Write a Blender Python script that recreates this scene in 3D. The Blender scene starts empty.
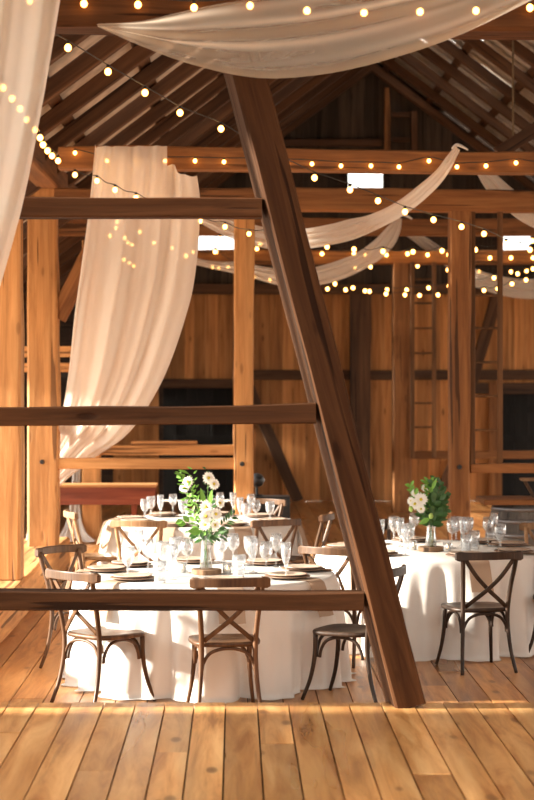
import bpy, bmesh, math, random
from math import sin, cos, pi, radians, sqrt, atan2
from mathutils import Vector, Matrix
random.seed(7)
S = bpy.context.scene
C = S.collection

# ------------------------------------------------------------------ camera
FOC, CX, CY, CH = 1891.0, 235.0, 378.0, 2.12      # measured: focal in px, depth vanishing point, eye height
cam = bpy.data.cameras.new('camera'); cam_o = bpy.data.objects.new('camera', cam); C.objects.link(cam_o)
cam.sensor_width = 36; cam.lens = FOC / 800 * 36
cam.shift_x = (267 - CX) / 800; cam.shift_y = -(400 - CY) / 800
cam.clip_end = 300
cam_o.location = (0, 0, CH); cam_o.rotation_euler = (pi / 2, 0, 0)
cam.dof.use_dof = True; cam.dof.focus_distance = 12.6; cam.dof.aperture_fstop = 3.2
S.camera = cam_o

# ------------------------------------------------------------------ light
w = bpy.data.worlds.new('world'); S.world = w; w.use_nodes = True
bg = w.node_tree.nodes['Background']; bg.inputs[0].default_value = (1.0, 0.94, 0.84, 1); bg.inputs[1].default_value = 2.3
sun = bpy.data.lights.new('sun', 'SUN'); sun.energy = 15.5; sun.color = (1, .91, .76); sun.angle = radians(3.5)
sun_o = bpy.data.objects.new('sun', sun); C.objects.link(sun_o)
SE, SA = radians(19), radians(2)
sd = Vector((cos(SE) * cos(SA), cos(SE) * sin(SA), -sin(SE)))
sun_o.rotation_euler = sd.to_track_quat('-Z', 'Y').to_euler()
vs = S.view_settings
vs.view_transform = 'Standard'; vs.look = 'None'; vs.gamma = 1; vs.use_curve_mapping = False
vs.exposure = 0.78

def P(px, py, Y):
    return Vector(((px - CX) * Y / FOC, Y, CH + (CY - py) * Y / FOC))
def PZ(px, py, z):                                   # the point of height z seen at this pixel
    Y = FOC * (CH - z) / (py - CY)
    return Vector(((px - CX) * Y / FOC, Y, z))

# ------------------------------------------------------------------ materials
def mat(name):
    m = bpy.data.materials.new(name); m.use_nodes = True
    nt = m.node_tree; nt.nodes.clear()
    out = nt.nodes.new('ShaderNodeOutputMaterial')
    return m, nt, out
def N(nt, t, **k):
    n = nt.nodes.new('ShaderNode' + t)
    for a, b in k.items():
        if a.startswith('i_'):
            n.inputs[a[2:].replace('_', ' ')].default_value = b
        else: setattr(n, a, b)
    return n
def ramp(nt, stops):
    r = nt.nodes.new('ShaderNodeValToRGB'); e = r.color_ramp.elements
    while len(e) < len(stops): e.new(0.5)
    for el, (p, c) in zip(e, stops): el.position = p; el.color = (*c, 1) if len(c) == 3 else c
    return r
def L(nt, a, ai, b, bi): nt.links.new(a.outputs[ai], b.inputs[bi])
def math_(nt, op, a, b=None):
    n = N(nt, 'Math', operation=op)
    for i, v in enumerate((a, b)):
        if v is None: continue
        if isinstance(v, (int, float)): n.inputs[i].default_value = v
        else: nt.links.new(v, n.inputs[i])
    return n.outputs[0]
def mix(nt, f, a, b, mode='MIX'):
    n = nt.nodes.new('ShaderNodeMix'); n.data_type = 'RGBA'; n.blend_type = mode
    for idx, v in ((0, f), (6, a), (7, b)):
        if isinstance(v, (int, float)): n.inputs[idx].default_value = v
        elif isinstance(v, tuple): n.inputs[idx].default_value = (*v, 1)
        else: nt.links.new(v, n.inputs[idx])
    return n.outputs[2]

def wood(name, dark, mid, light, axis='X', rough=.75, knots=.6, knot_scale=(2.2, 7, 7), island=False, cracks=.8, bump=.4,
         vary=.35, grain=14, coat=0, spec=.3, crack_at=.31, lo=.25, hi=.75):
    m, nt, out = mat(name)
    tc = N(nt, 'TexCoord'); oi = N(nt, 'ObjectInfo')
    geo = N(nt, 'NewGeometry')
    rnd = geo.outputs['Random Per Island'] if island else oi.outputs['Random']
    off = nt.nodes.new('ShaderNodeCombineXYZ')
    nt.links.new(math_(nt, 'MULTIPLY', rnd, 37.0), off.inputs[0]); nt.links.new(math_(nt, 'MULTIPLY', rnd, 91.0), off.inputs[1]); nt.links.new(math_(nt, 'MULTIPLY', rnd, 53.0), off.inputs[2])
    add = N(nt, 'VectorMath', operation='ADD'); L(nt, tc, 'Object', add, 0); L(nt, off, 0, add, 1)
    def scaled(sl, sc):
        v = {'X': (sl, sc, sc), 'Y': (sc, sl, sc), 'Z': (sc, sc, sl)}[axis]
        q = N(nt, 'VectorMath', operation='MULTIPLY'); L(nt, add, 0, q, 0); q.inputs[1].default_value = v
        return q
    g = scaled(.8, grain)
    n1 = N(nt, 'TexNoise'); n1.inputs['Scale'].default_value = 1; n1.inputs['Detail'].default_value = 7; n1.inputs['Roughness'].default_value = .65; n1.inputs['Distortion'].default_value = .6
    L(nt, g, 0, n1, 'Vector')
    g2 = scaled(.25, 2.2)
    n2 = N(nt, 'TexNoise'); n2.inputs['Scale'].default_value = 1.3; n2.inputs['Detail'].default_value = 3; L(nt, g2, 0, n2, 'Vector')
    # knots
    kv = {'X': knot_scale, 'Y': (knot_scale[1], knot_scale[0], knot_scale[2]), 'Z': (knot_scale[1], knot_scale[2], knot_scale[0])}[axis]
    k = N(nt, 'VectorMath', operation='MULTIPLY'); L(nt, add, 0, k, 0); k.inputs[1].default_value = kv
    vo = N(nt, 'TexVoronoi'); vo.inputs['Scale'].default_value = 1; L(nt, k, 0, vo, 'Vector')
    kr = ramp(nt, [(.0, (1, 1, 1)), (.10, (.75, .75, .75)), (.15, (.12, .12, .12)), (.30, (0, 0, 0))]); L(nt, vo, 'Distance', kr, 0)
    r1 = ramp(nt, [(lo, dark), (.5, mid), (hi, light)]); L(nt, n1, 'Fac', r1, 0)
    r2 = ramp(nt, [(.3, (.62, .6, .58)), (.7, (1.25, 1.22, 1.2))]); L(nt, n2, 'Fac', r2, 0)
    col = mix(nt, 1.0, r1.outputs[0], r2.outputs[0], 'MULTIPLY')
    rv = nt.nodes.new('ShaderNodeMapRange'); nt.links.new(rnd, rv.inputs[0]); rv.inputs[3].default_value = 1 - vary; rv.inputs[4].default_value = 1 + vary * .6
    vs_ = N(nt, 'VectorMath', operation='SCALE'); nt.links.new(col, vs_.inputs[0]); nt.links.new(rv.outputs[0], vs_.inputs['Scale'])
    col = vs_.outputs[0]
    kf = math_(nt, 'MULTIPLY', kr.outputs[0], knots)
    col = mix(nt, kf, col, (dark[0] * .35, dark[1] * .3, dark[2] * .3))
    # cracks along the grain
    g3 = scaled(.5, 16)
    n3 = N(nt, 'TexNoise'); n3.inputs['Scale'].default_value = 1; n3.inputs['Detail'].default_value = 2; L(nt, g3, 0, n3, 'Vector')
    cr = ramp(nt, [(crack_at, (1, 1, 1)), (crack_at + .025, (0, 0, 0))]); L(nt, n3, 'Fac', cr, 0)
    cf = math_(nt, 'MULTIPLY', cr.outputs[0], cracks)
    col = mix(nt, cf, col, (dark[0] * .3, dark[1] * .28, dark[2] * .28))
    bs = N(nt, 'BsdfPrincipled'); nt.links.new(col, bs.inputs['Base Color'])
    rr = ramp(nt, [(.3, (rough - .12,) * 3), (.7, (rough + .1,) * 3)]); L(nt, n2, 'Fac', rr, 0); L(nt, rr, 0, bs, 'Roughness')
    bs.inputs['Specular IOR Level'].default_value = spec
    bs.inputs['Coat Weight'].default_value = coat; bs.inputs['Coat Roughness'].default_value = .25
    bm_ = N(nt, 'Bump'); bm_.inputs['Strength'].default_value = bump; bm_.inputs['Distance'].default_value = .01
    h = math_(nt, 'SUBTRACT', n1.outputs['Fac'], math_(nt, 'ADD', cf, kf)); nt.links.new(h, bm_.inputs['Height']); L(nt, bm_, 0, bs, 'Normal')
    L(nt, bs, 0, out, 0)
    return m
def plain(name, col, rough=.6, metal=0, trans=0, bumps=0, scale=40, var=.12, spec=.5):
    m, nt, out = mat(name)
    bs = N(nt, 'BsdfPrincipled'); tc = N(nt, 'TexCoord')
    n = N(nt, 'TexNoise'); n.inputs['Scale'].default_value = scale; n.inputs['Detail'].default_value = 4; L(nt, tc, 'Object', n, 'Vector')
    r = ramp(nt, [(.3, tuple(c * (1 - var) for c in col)), (.7, tuple(min(1, c * (1 + var)) for c in col))]); L(nt, n, 'Fac', r, 0)
    L(nt, r, 0, bs, 'Base Color'); bs.inputs['Roughness'].default_value = rough; bs.inputs['Metallic'].default_value = metal
    bs.inputs['Transmission Weight'].default_value = trans; bs.inputs['Specular IOR Level'].default_value = spec
    if bumps:
        b = N(nt, 'Bump'); b.inputs['Strength'].default_value = bumps; b.inputs['Distance'].default_value = .004; L(nt, n, 'Fac', b, 'Height'); L(nt, b, 0, bs, 'Normal')
    L(nt, bs, 0, out, 0)
    return m
def cloth(name, col, transl=.4, clear=0.0):
    m, nt, out = mat(name)
    tc = N(nt, 'TexCoord'); n = N(nt, 'TexNoise'); n.inputs['Scale'].default_value = 260; n.inputs['Detail'].default_value = 2; L(nt, tc, 'Object', n, 'Vector')
    b = N(nt, 'Bump'); b.inputs['Strength'].default_value = .15; b.inputs['Distance'].default_value = .001; L(nt, n, 'Fac', b, 'Height')
    d = N(nt, 'BsdfDiffuse'); d.inputs[0].default_value = (*col, 1); t = N(nt, 'BsdfTranslucent'); t.inputs[0].default_value = (*col, 1)
    L(nt, b, 0, d, 'Normal')
    mx = N(nt, 'MixShader'); mx.inputs[0].default_value = transl; L(nt, d, 0, mx, 1); L(nt, t, 0, mx, 2)
    if clear:
        tr = N(nt, 'BsdfTransparent'); m2 = N(nt, 'MixShader')
        # a woven sheer reads denser where it is seen edge-on
        lw = N(nt, 'LayerWeight'); lw.inputs['Blend'].default_value = .35
        nt.links.new(math_(nt, 'MULTIPLY', math_(nt, 'SUBTRACT', 1.0, lw.outputs['Facing']), clear), m2.inputs[0])
        L(nt, mx, 0, m2, 1); L(nt, tr, 0, m2, 2); mx = m2
    L(nt, mx, 0, out, 0)
    return m
def glass(name, tint=(.96, .98, 1.0), white=.03):
    m, nt, out = mat(name)
    lw = N(nt, 'LayerWeight'); lw.inputs['Blend'].default_value = .55
    tr = N(nt, 'BsdfTransparent'); tr.inputs[0].default_value = (*tint, 1)
    gl = N(nt, 'BsdfGlossy'); gl.inputs['Roughness'].default_value = .06
    df = N(nt, 'BsdfDiffuse'); df.inputs[0].default_value = (.9, .93, .97, 1)
    f = math_(nt, 'ADD', math_(nt, 'MULTIPLY', lw.outputs['Facing'], .75), .1)
    m1 = N(nt, 'MixShader'); nt.links.new(f, m1.inputs[0]); L(nt, tr, 0, m1, 1); L(nt, gl, 0, m1, 2)
    m2 = N(nt, 'MixShader'); m2.inputs[0].default_value = white; L(nt, m1, 0, m2, 1); L(nt, df, 0, m2, 2)
    L(nt, m2, 0, out, 0)
    return m
def emit(name, col, s):
    m, nt, out = mat(name); e = N(nt, 'Emission'); e.inputs[0].default_value = (*col, 1); e.inputs[1].default_value = s; L(nt, e, 0, out, 0); return m

M_FRAME = wood('aged_oak_shaded', (.032, .013, .006), (.074, .031, .013), (.13, .058, .025), spec=.12, rough=.85, bump=.5, vary=.2, knots=.7, crack_at=.35)  # same barn wood, shade of the backlit front frame put into its colour
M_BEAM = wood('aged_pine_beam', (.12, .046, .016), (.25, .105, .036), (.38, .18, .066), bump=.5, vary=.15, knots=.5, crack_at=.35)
M_POST = wood('sunlit_golden_wood', (.34, .15, .050), (.58, .285, .105), (.74, .41, .17), bump=.5, vary=.1, knots=.5, crack_at=.35)  # lighter copy of the barn wood, sunlight put into its colour
M_RAFT = wood('rafter_wood', (.045, .021, .011), (.095, .045, .022), (.16, .08, .04), bump=.4, vary=.3, knots=.3)
M_DARK = wood('dark_barn_wood', (.02, .012, .008), (.045, .026, .017), (.08, .05, .033), vary=.3, knots=.3)
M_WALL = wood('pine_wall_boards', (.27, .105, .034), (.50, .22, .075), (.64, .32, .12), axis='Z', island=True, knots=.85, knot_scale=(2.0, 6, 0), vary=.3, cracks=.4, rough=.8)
M_GABLE = wood('shade_toned_gable_boards', (.03, .02, .014), (.06, .04, .027), (.10, .07, .048), axis='Z', island=True, vary=.4)  # the gable's lack of light is darkened into the board colour
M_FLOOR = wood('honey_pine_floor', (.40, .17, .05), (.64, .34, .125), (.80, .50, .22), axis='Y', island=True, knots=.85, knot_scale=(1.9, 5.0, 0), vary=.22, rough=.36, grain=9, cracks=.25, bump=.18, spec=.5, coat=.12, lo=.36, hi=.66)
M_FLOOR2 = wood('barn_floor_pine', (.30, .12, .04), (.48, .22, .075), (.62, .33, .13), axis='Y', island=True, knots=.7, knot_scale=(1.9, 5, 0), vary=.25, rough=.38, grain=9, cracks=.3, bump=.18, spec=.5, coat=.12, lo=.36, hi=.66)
M_LADDER = wood('old_ladder_wood', (.06, .028, .012), (.13, .062, .026), (.22, .11, .05), axis='Z', knots=0, cracks=.2)
M_BLKWD = wood('doorway_dark_boards', (.006, .005, .005), (.013, .011, .010), (.022, .019, .017), axis='Z', island=True, knots=0)  # boards blackened to stand for the darkness in the doorways
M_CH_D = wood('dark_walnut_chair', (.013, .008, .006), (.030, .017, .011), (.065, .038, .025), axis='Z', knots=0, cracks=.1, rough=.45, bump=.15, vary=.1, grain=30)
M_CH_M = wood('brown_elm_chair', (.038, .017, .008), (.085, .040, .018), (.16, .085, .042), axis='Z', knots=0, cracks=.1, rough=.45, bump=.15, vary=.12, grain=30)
M_CH_L = wood('light_sunlit_oak_chair', (.15, .078, .036), (.28, .16, .08), (.42, .27, .155), axis='Z', knots=0, cracks=.1, rough=.5, bump=.15, vary=.1, grain=30)  # light oak, its pale tone partly standing for sun on the chairs
M_RED = wood('red_brown_varnish', (.12, .024, .010), (.22, .050, .022), (.30, .085, .04), rough=.45, knots=.2, vary=.05, cracks=.2)
M_SLICE = wood('bark_slice', (.10, .055, .03), (.2, .12, .07), (.34, .22, .13), axis='Z', knots=0, vary=.1)
M_LINEN = cloth('white_linen', (.76, .735, .71), .2)
M_SHEER = cloth('cream_sheer', (.92, .85, .78), .5, .30)
M_SHEER3 = cloth('thin_sheer', (.92, .82, .70), .5, .72)
M_SHEER2 = cloth('cream_sheer_dense', (.90, .82, .74), .45, .16)
M_NAP = cloth('taupe_napkin', (.42, .30, .22), .2)
M_PLATE = plain('taupe_stoneware', (.46, .36, .29), .35, bumps=.1)
M_CHARGE = plain('dark_wicker_charger', (.20, .12, .08), .6, bumps=.5, scale=120)
M_GLASS = glass('clear_glass')
M_CUT = glass('cut_glass', white=.09)
M_WATER = glass('vase_water', (.80, .90, .80), .05)
M_PETAL = cloth('white_petal', (.92, .90, .86), .3)
M_EYE = plain('flower_eye', (.62, .50, .04), .8, bumps=.6, scale=300)
M_LEAF = plain('fresh_leaf', (.14, .32, .04), .5)
M_LEAF2 = plain('dark_leaf', (.035, .10, .022), .45)
M_STEM = plain('green_stem', (.20, .34, .09), .5)
M_BUD = plain('green_bud', (.35, .50, .12), .6)
M_BLACK = plain('black_socket', (.012, .012, .012), .4)
M_CASE = plain('black_vinyl', (.016, .018, .022), .35)
M_ROPE = plain('old_rope', (.16, .11, .06), .9)
M_METAL = plain('dull_iron', (.22, .22, .23), .45, metal=.8)
M_BARREL = wood('grey_stave', (.05, .045, .042), (.12, .11, .10), (.20, .185, .17), axis='Z', knots=0, vary=.05, rough=.6)
M_TIN = plain('corrugated_roof_sheet', (.50, .45, .40), .55, metal=.0, scale=6, var=.3)
M_GROUND = plain('gravel_yard', (.55, .50, .44), .95, bumps=.5, scale=20)
M_WAX = emit('candle_flame', (1, .55, .2), 14)
def bulbmat():
    m, nt, out = mat('warm_filament_globe')
    lw = N(nt, 'LayerWeight'); lw.inputs['Blend'].default_value = .5
    r = ramp(nt, [(0, (1.0, .56, .17)), (.4, (.8, .36, .075)), (.8, (.30, .09, .012))]); L(nt, lw, 'Facing', r, 0)
    e = N(nt, 'Emission'); L(nt, r, 0, e, 0); e.inputs[1].default_value = 9; L(nt, e, 0, out, 0); return m
M_BULB = bulbmat()
M_CANDLE = plain('ivory_wax', (.85, .78, .66), .5)

# ------------------------------------------------------------------ helpers
def obj(name, bm, m, parent=None, smooth=False, loc=None):
    me = bpy.data.meshes.new(name)
    bmesh.ops.recalc_face_normals(bm, faces=bm.faces)
    bm.to_mesh(me); bm.free()
    if smooth:
        for p in me.polygons: p.use_smooth = True
    me.materials.append(m)
    o = bpy.data.objects.new(name, me); C.objects.link(o)
    if parent: o.parent = parent
    if loc is not None: o.location = loc
    return o
def tag(o, label, cat, group=None, kind=None):
    o['label'] = label; o['category'] = cat
    if group: o['group'] = group
    if kind: o['kind'] = kind
    return o
def thing(name, label, cat, loc=(0, 0, 0), rz=0, group=None):
    o = bpy.data.objects.new(name, None); C.objects.link(o); o.empty_display_size = .1
    o.location = loc; o.rotation_euler = (0, 0, rz)
    return tag(o, label, cat, group)
def struct(o): o['kind'] = 'structure'; return o
def dup(root, loc, rz=0, label=None, group=None, name=None):
    r = root.copy(); C.objects.link(r); r.location = loc; r.rotation_euler = (0, 0, rz)
    if name: r.name = name
    if label: r['label'] = label
    if group: r['group'] = group
    for ch in list(root.children):
        c = ch.copy(); C.objects.link(c); c.parent = r
        for g in ch.children:
            d = g.copy(); C.objects.link(d); d.parent = c
    return r
def box(bm, x0, x1, y0, y1, z0, z1):
    v = [bm.verts.new(p) for p in ((x0, y0, z0), (x1, y0, z0), (x1, y1, z0), (x0, y1, z0), (x0, y0, z1), (x1, y0, z1), (x1, y1, z1), (x0, y1, z1))]
    for f in ((0, 3, 2, 1), (4, 5, 6, 7), (0, 1, 5, 4), (1, 2, 6, 5), (2, 3, 7, 6), (3, 0, 4, 7)): bm.faces.new([v[i] for i in f])
def cat(pts, n):
    pts = [Vector(p) for p in pts]
    if len(pts) < 3: return [pts[0].lerp(pts[-1], i / n) for i in range(n + 1)]
    out = []; k = len(pts) - 1
    for i in range(n + 1):
        t = i / n * k; j = min(int(t), k - 1); u = t - j
        p1, p2 = pts[j], pts[j + 1]
        p0 = pts[j - 1] if j > 0 else p1 * 2 - p2
        p3 = pts[j + 2] if j + 2 <= k else p2 * 2 - p1
        out.append(.5 * ((2 * p1) + (p2 - p0) * u + (2 * p0 - 5 * p1 + 4 * p2 - p3) * u * u + (3 * p1 - p0 - 3 * p2 + p3) * u ** 3))
    return out
def sweep(bm, pts, a, b=None, up=(0, 0, 1), k=8, sq=False, taper=None):
    """a: half width sideways, b: half width along 'up'."""
    b = b or a; rings = []; up = Vector(up)
    for i, p in enumerate(pts):
        d = (pts[min(i + 1, len(pts) - 1)] - pts[max(i - 1, 0)]).normalized()
        s = d.cross(up)
        if s.length < 1e-3: s = d.cross(Vector((1, 0, 0)))
        s.normalize(); u = s.cross(d).normalized()
        t = taper(i / (len(pts) - 1)) if taper else 1
        if sq:
            c = .72
            prof = [(1, -c), (1, c), (c, 1), (-c, 1), (-1, c), (-1, -c), (-c, -1), (c, -1)]
        else:
            prof = [(cos(2 * pi * j / k), sin(2 * pi * j / k)) for j in range(k)]
        rings.append([bm.verts.new(p + s * (x * a * t) + u * (y * b * t)) for x, y in prof])
    for r0, r1 in zip(rings, rings[1:]):
        n = len(r0)
        for j in range(n): bm.faces.new((r0[j], r0[(j + 1) % n], r1[(j + 1) % n], r1[j]))
    bm.faces.new(rings[0][::-1]); bm.faces.new(rings[-1])
def lathe(bm, prof, k=20, cap=False, cx=0, cy=0, z0=0):
    rings = []
    for r, z in prof:
        if r < 1e-4: rings.append([bm.verts.new((cx, cy, z + z0))])
        else: rings.append([bm.verts.new((cx + r * cos(2 * pi * j / k), cy + r * sin(2 * pi * j / k), z + z0)) for j in range(k)])
    for r0, r1 in zip(rings, rings[1:]):
        if len(r0) == 1 and len(r1) == 1: continue
        for j in range(k):
            q = (j + 1) % k
            if len(r0) == 1: bm.faces.new((r0[0], r1[q], r1[j]))
            elif len(r1) == 1: bm.faces.new((r0[j], r0[q], r1[0]))
            else: bm.faces.new((r0[j], r0[q], r1[q], r1[j]))
def timber(name, p0, p1, wd, ht, m, label=None, catg='beam', group=None, up=(0, 0, 1), wob=.012, parent=None, kind=None, seg=.35):
    """hewn timber from p0 to p1 (axis = centre line); ht along 'up', wd across; mesh runs along its own X."""
    p0, p1 = Vector(p0), Vector(p1); d = p1 - p0; ln = d.length; d.normalize()
    y = Vector(up).cross(d).normalized(); z = d.cross(y)
    R = Matrix((d, y, z)).transposed().to_4x4(); R.translation = p0
    bm = bmesh.new(); n = max(2, int(ln / seg)); rings = []
    a, b = wd / 2, ht / 2; ch = min(a, b) * .14
    ph = [random.uniform(0, 6.28) for _ in range(6)]
    for i in range(n + 1):
        x = ln * i / n
        wa = wob * (sin(x * 1.7 + ph[0]) + .5 * sin(x * 4.1 + ph[1])); wb = wob * (sin(x * 1.3 + ph[2]) + .5 * sin(x * 5.3 + ph[3]))
        prof = [(a, -b + ch), (a, b - ch), (a - ch, b), (-a + ch, b), (-a, b - ch), (-a, -b + ch), (-a + ch, -b), (a - ch, -b)]
        j = [random.uniform(-.25, .25) * wob for _ in range(8)]
        rings.append([bm.verts.new((x, py * (1 + wa / a * .4) + wa * .5 + j[q], pz * (1 + wb / b * .4) + wb * .5 + j[-q])) for q, (py, pz) in enumerate(prof)])
    for r0, r1 in zip(rings, rings[1:]):
        for j in range(8): bm.faces.new((r0[j], r1[j], r1[(j + 1) % 8], r0[(j + 1) % 8]))
    bm.faces.new(rings[0]); bm.faces.new(rings[-1][::-1])
    o = obj(name, bm, m, parent)
    o.matrix_world = R
    if label: tag(o, label, catg, group, kind)
    return o
def drape(name, A, B, nu, nv, amp, folds, m, label, catg='drape', pinch=None, seed=0, group=None, shape=None, thick=0):
    """cloth spanned between edge curves A and B (same direction); pleats run along the curves."""
    rn = random.Random(seed); A = cat(A, nu); B = cat(B, nu); bm = bmesh.new(); g = []
    phs = [rn.uniform(0, 6.28) for _ in range(5)]
    for i in range(nu + 1):
        u = i / nu; a, b = A[i], B[i]; across = b - a
        al = (A[min(i + 1, nu)] - A[max(i - 1, 0)]) + (B[min(i + 1, nu)] - B[max(i - 1, 0)])
        nrm = across.cross(al)
        if nrm.length < 1e-6: nrm = Vector((0, -1, 0))
        nrm.normalize()
        if nrm.y > 0: nrm = -nrm
        row = []; k = pinch(u) if pinch else 1
        for j in range(nv + 1):
            v = j / nv
            vv = v + .018 * sin(9 * v + phs[0] + 2 * u)
            f = sin(2 * pi * folds * vv + phs[1] + 1.1 * sin(2.2 * u + phs[2])) * .6 + .35 * sin(2 * pi * folds * 1.73 * vv + phs[3] + 1.6 * u) + .25 * sin(2 * pi * folds * .41 * vv + phs[4])
            p = a.lerp(b, v) + nrm * (amp * k * f)
            if shape: p = p + shape(u, v)
            row.append(bm.verts.new(p))
        g.append(row)
    for r0, r1 in zip(g, g[1:]):
        for j in range(nv): bm.faces.new((r0[j], r0[j + 1], r1[j + 1], r1[j]))
    o = obj(name, bm, m, None, True)
    return tag(o, label, catg, group)

# ------------------------------------------------------------------ the setting
UF = .37                                             # the raised floor in the foreground
XL, XR, YB = -4.2, 8.88, 32.6
def planks(name, x0, x1, y0, y1, z, w_, m, seed, lens=(3.5, 6)):
    rn = random.Random(seed); bm = bmesh.new(); x = x0
    while x < x1:
        ww = w_ * rn.uniform(.92, 1.1); y = y0 - rn.uniform(0, 3)
        while y < y1:
            y2 = y + rn.uniform(*lens)
            if y2 > y0:
                a, b = max(y, y0), min(y2, y1)
                dz = rn.uniform(-.0015, .0015)
                box(bm, x + .004, min(x + ww, x1) - .004, a + .002, b - .002, z - .035, z + dz)
            y = y2
        x += ww
    return struct(obj(name, bm, m))
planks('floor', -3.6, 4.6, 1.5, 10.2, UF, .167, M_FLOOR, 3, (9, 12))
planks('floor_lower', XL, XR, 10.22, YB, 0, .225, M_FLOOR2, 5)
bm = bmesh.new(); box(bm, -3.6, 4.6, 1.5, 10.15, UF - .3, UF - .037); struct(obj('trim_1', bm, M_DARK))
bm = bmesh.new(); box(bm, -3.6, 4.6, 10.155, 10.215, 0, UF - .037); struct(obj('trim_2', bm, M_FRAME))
bm = bmesh.new(); box(bm, XL, XR, 1.0, YB + .3, -.3, -.037); struct(obj('trim_3', bm, M_DARK))
bm = bmesh.new(); box(bm, -60, 60, -30, 90, -.5, -.31); struct(obj('ground', bm, M_GROUND))

def roofz(x): return 5.745 + .75 * x if x < 2.34 else 5.745 + .75 * (4.68 - x)
def vboards(name, x0, x1, z0, z1, Y, m, holes=(), w_=.2, seed=1, zf=None, th=.03):
    rn = random.Random(seed); bm = bmesh.new(); x = x0
    while x < x1 - .01:
        ww = min(w_ * rn.uniform(.8, 1.25), x1 - x); a, b = x + .0015, x + ww - .0015; mid = (a + b) / 2
        top = zf(mid) if zf else z1
        spans = [(z0, top)]
        for hx0, hx1, hz0, hz1 in holes:
            if a < hx1 and b > hx0:
                ns = []
                for s0, s1 in spans:
                    if s0 < hz0: ns.append((s0, min(s1, hz0)))
                    if s1 > hz1: ns.append((max(s0, hz1), s1))
                spans = ns
        for s0, s1 in spans:
            if s1 - s0 > .02:
                y = Y + rn.uniform(0, .012)
                box(bm, a, b, y, y + th, s0, s1)
        x += ww
    return struct(obj(name, bm, m))
pz = lambda py, Y=YB: CH + (CY - py) * Y / FOC
pxx = lambda px, Y=YB: (px - CX) * Y / FOC
door_l = (pxx(163), pxx(236), 0, pz(388)); door_r = (pxx(503), pxx(600), 0, pz(393))
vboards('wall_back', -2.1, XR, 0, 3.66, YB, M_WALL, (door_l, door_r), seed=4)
vboards('wall_back_left', XL, -2.1, 0, 2.6, YB, M_DARK, (), seed=14, zf=lambda x: roofz(x) - .05)  # dark wood stands in for shade at the end of the aisle
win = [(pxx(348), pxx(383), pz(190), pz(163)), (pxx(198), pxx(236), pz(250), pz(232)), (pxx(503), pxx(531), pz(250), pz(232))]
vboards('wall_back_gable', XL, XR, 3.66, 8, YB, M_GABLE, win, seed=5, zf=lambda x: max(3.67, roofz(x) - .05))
for i, (a, b, c, d) in enumerate(win):
    bm = bmesh.new()
    for q in ((a - .05, a, c - .05, d + .05), (b, b + .05, c - .05, d + .05), (a, b, c - .05, c), (a, b, d, d + .05)):
        box(bm, q[0], q[1], YB - .04, YB + .04, q[2], q[3])
    fr = struct(obj('window_%d' % (i + 1), bm, M_DARK))
    bm = bmesh.new(); box(bm, a, b, YB + .01, YB + .016, c, d); obj('pane', bm, M_GLASS, fr)
for i, (a, b, c, d) in enumerate((door_l, door_r)):
    dr = vboards('door_%d' % (i + 1), a, b, 0.02, d, YB + .25, M_BLKWD, (), .22, 9 + i)
    bm = bmesh.new(); box(bm, a, b, YB + .22, YB + .25, 1.0, 1.12); box(bm, a, b, YB + .22, YB + .25, d - .35, d - .23); obj('door_ledge', bm, M_BLKWD, dr)
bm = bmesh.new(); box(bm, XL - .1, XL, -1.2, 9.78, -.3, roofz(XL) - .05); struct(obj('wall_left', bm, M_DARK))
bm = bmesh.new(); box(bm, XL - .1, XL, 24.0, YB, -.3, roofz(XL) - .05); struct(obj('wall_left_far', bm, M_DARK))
bm = bmesh.new(); box(bm, XR, XR + .1, -1.2, 13.0, -.3, roofz(XR) - .05); box(bm, XR, XR + .1, 31.5, YB, -.3, roofz(XR) - .05); struct(obj('wall_right', bm, M_WALL))  # long unseen opening left in this wall to brighten the back wall

bm = bmesh.new()
edges = [XL, -2.1, door_l[0], door_l[1], door_r[0], XR]
box(bm, XL, door_l[0], YB + .05, YB + .08, 0, 3.66); box(bm, door_l[1], door_r[0], YB + .05, YB + .08, 0, 3.66); box(bm, door_l[0], door_l[1], YB + .05, YB + .08, door_l[3], 3.66)
box(bm, door_r[0], XR, YB + .05, YB + .08, door_r[3], 3.66); box(bm, XL, XR, YB + .29, YB + .32, 0, 2.6)
w1, w2, w0 = win[1], win[2], win[0]
box(bm, XL, XR, YB + .05, YB + .08, 3.66, w1[2]); box(bm, XL, w1[0], YB + .05, YB + .08, w1[2], w1[3]); box(bm, w1[1], w2[0], YB + .05, YB + .08, w1[2], w1[3]); box(bm, w2[1], XR, YB + .05, YB + .08, w1[2], w1[3])
box(bm, XL, XR, YB + .05, YB + .08, w1[3], w0[2]); box(bm, XL, w0[0], YB + .05, YB + .08, w0[2], w0[3]); box(bm, w0[1], XR, YB + .05, YB + .08, w0[2], w0[3]); box(bm, XL, XR, YB + .05, YB + .08, w0[3], 7.9)
struct(obj('wall_back_light_seal', bm, M_DARK))  # unseen backing added to stop daylight leaking through the board gaps

vboards('wall_front_added', XL, XR, 0, 8, -1.2, M_DARK, ((-.6, 4.2, 0, 3.1),), seed=21, zf=lambda x: roofz(x) - .05)  # unseen wall added behind the camera to cut frontal daylight

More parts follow.
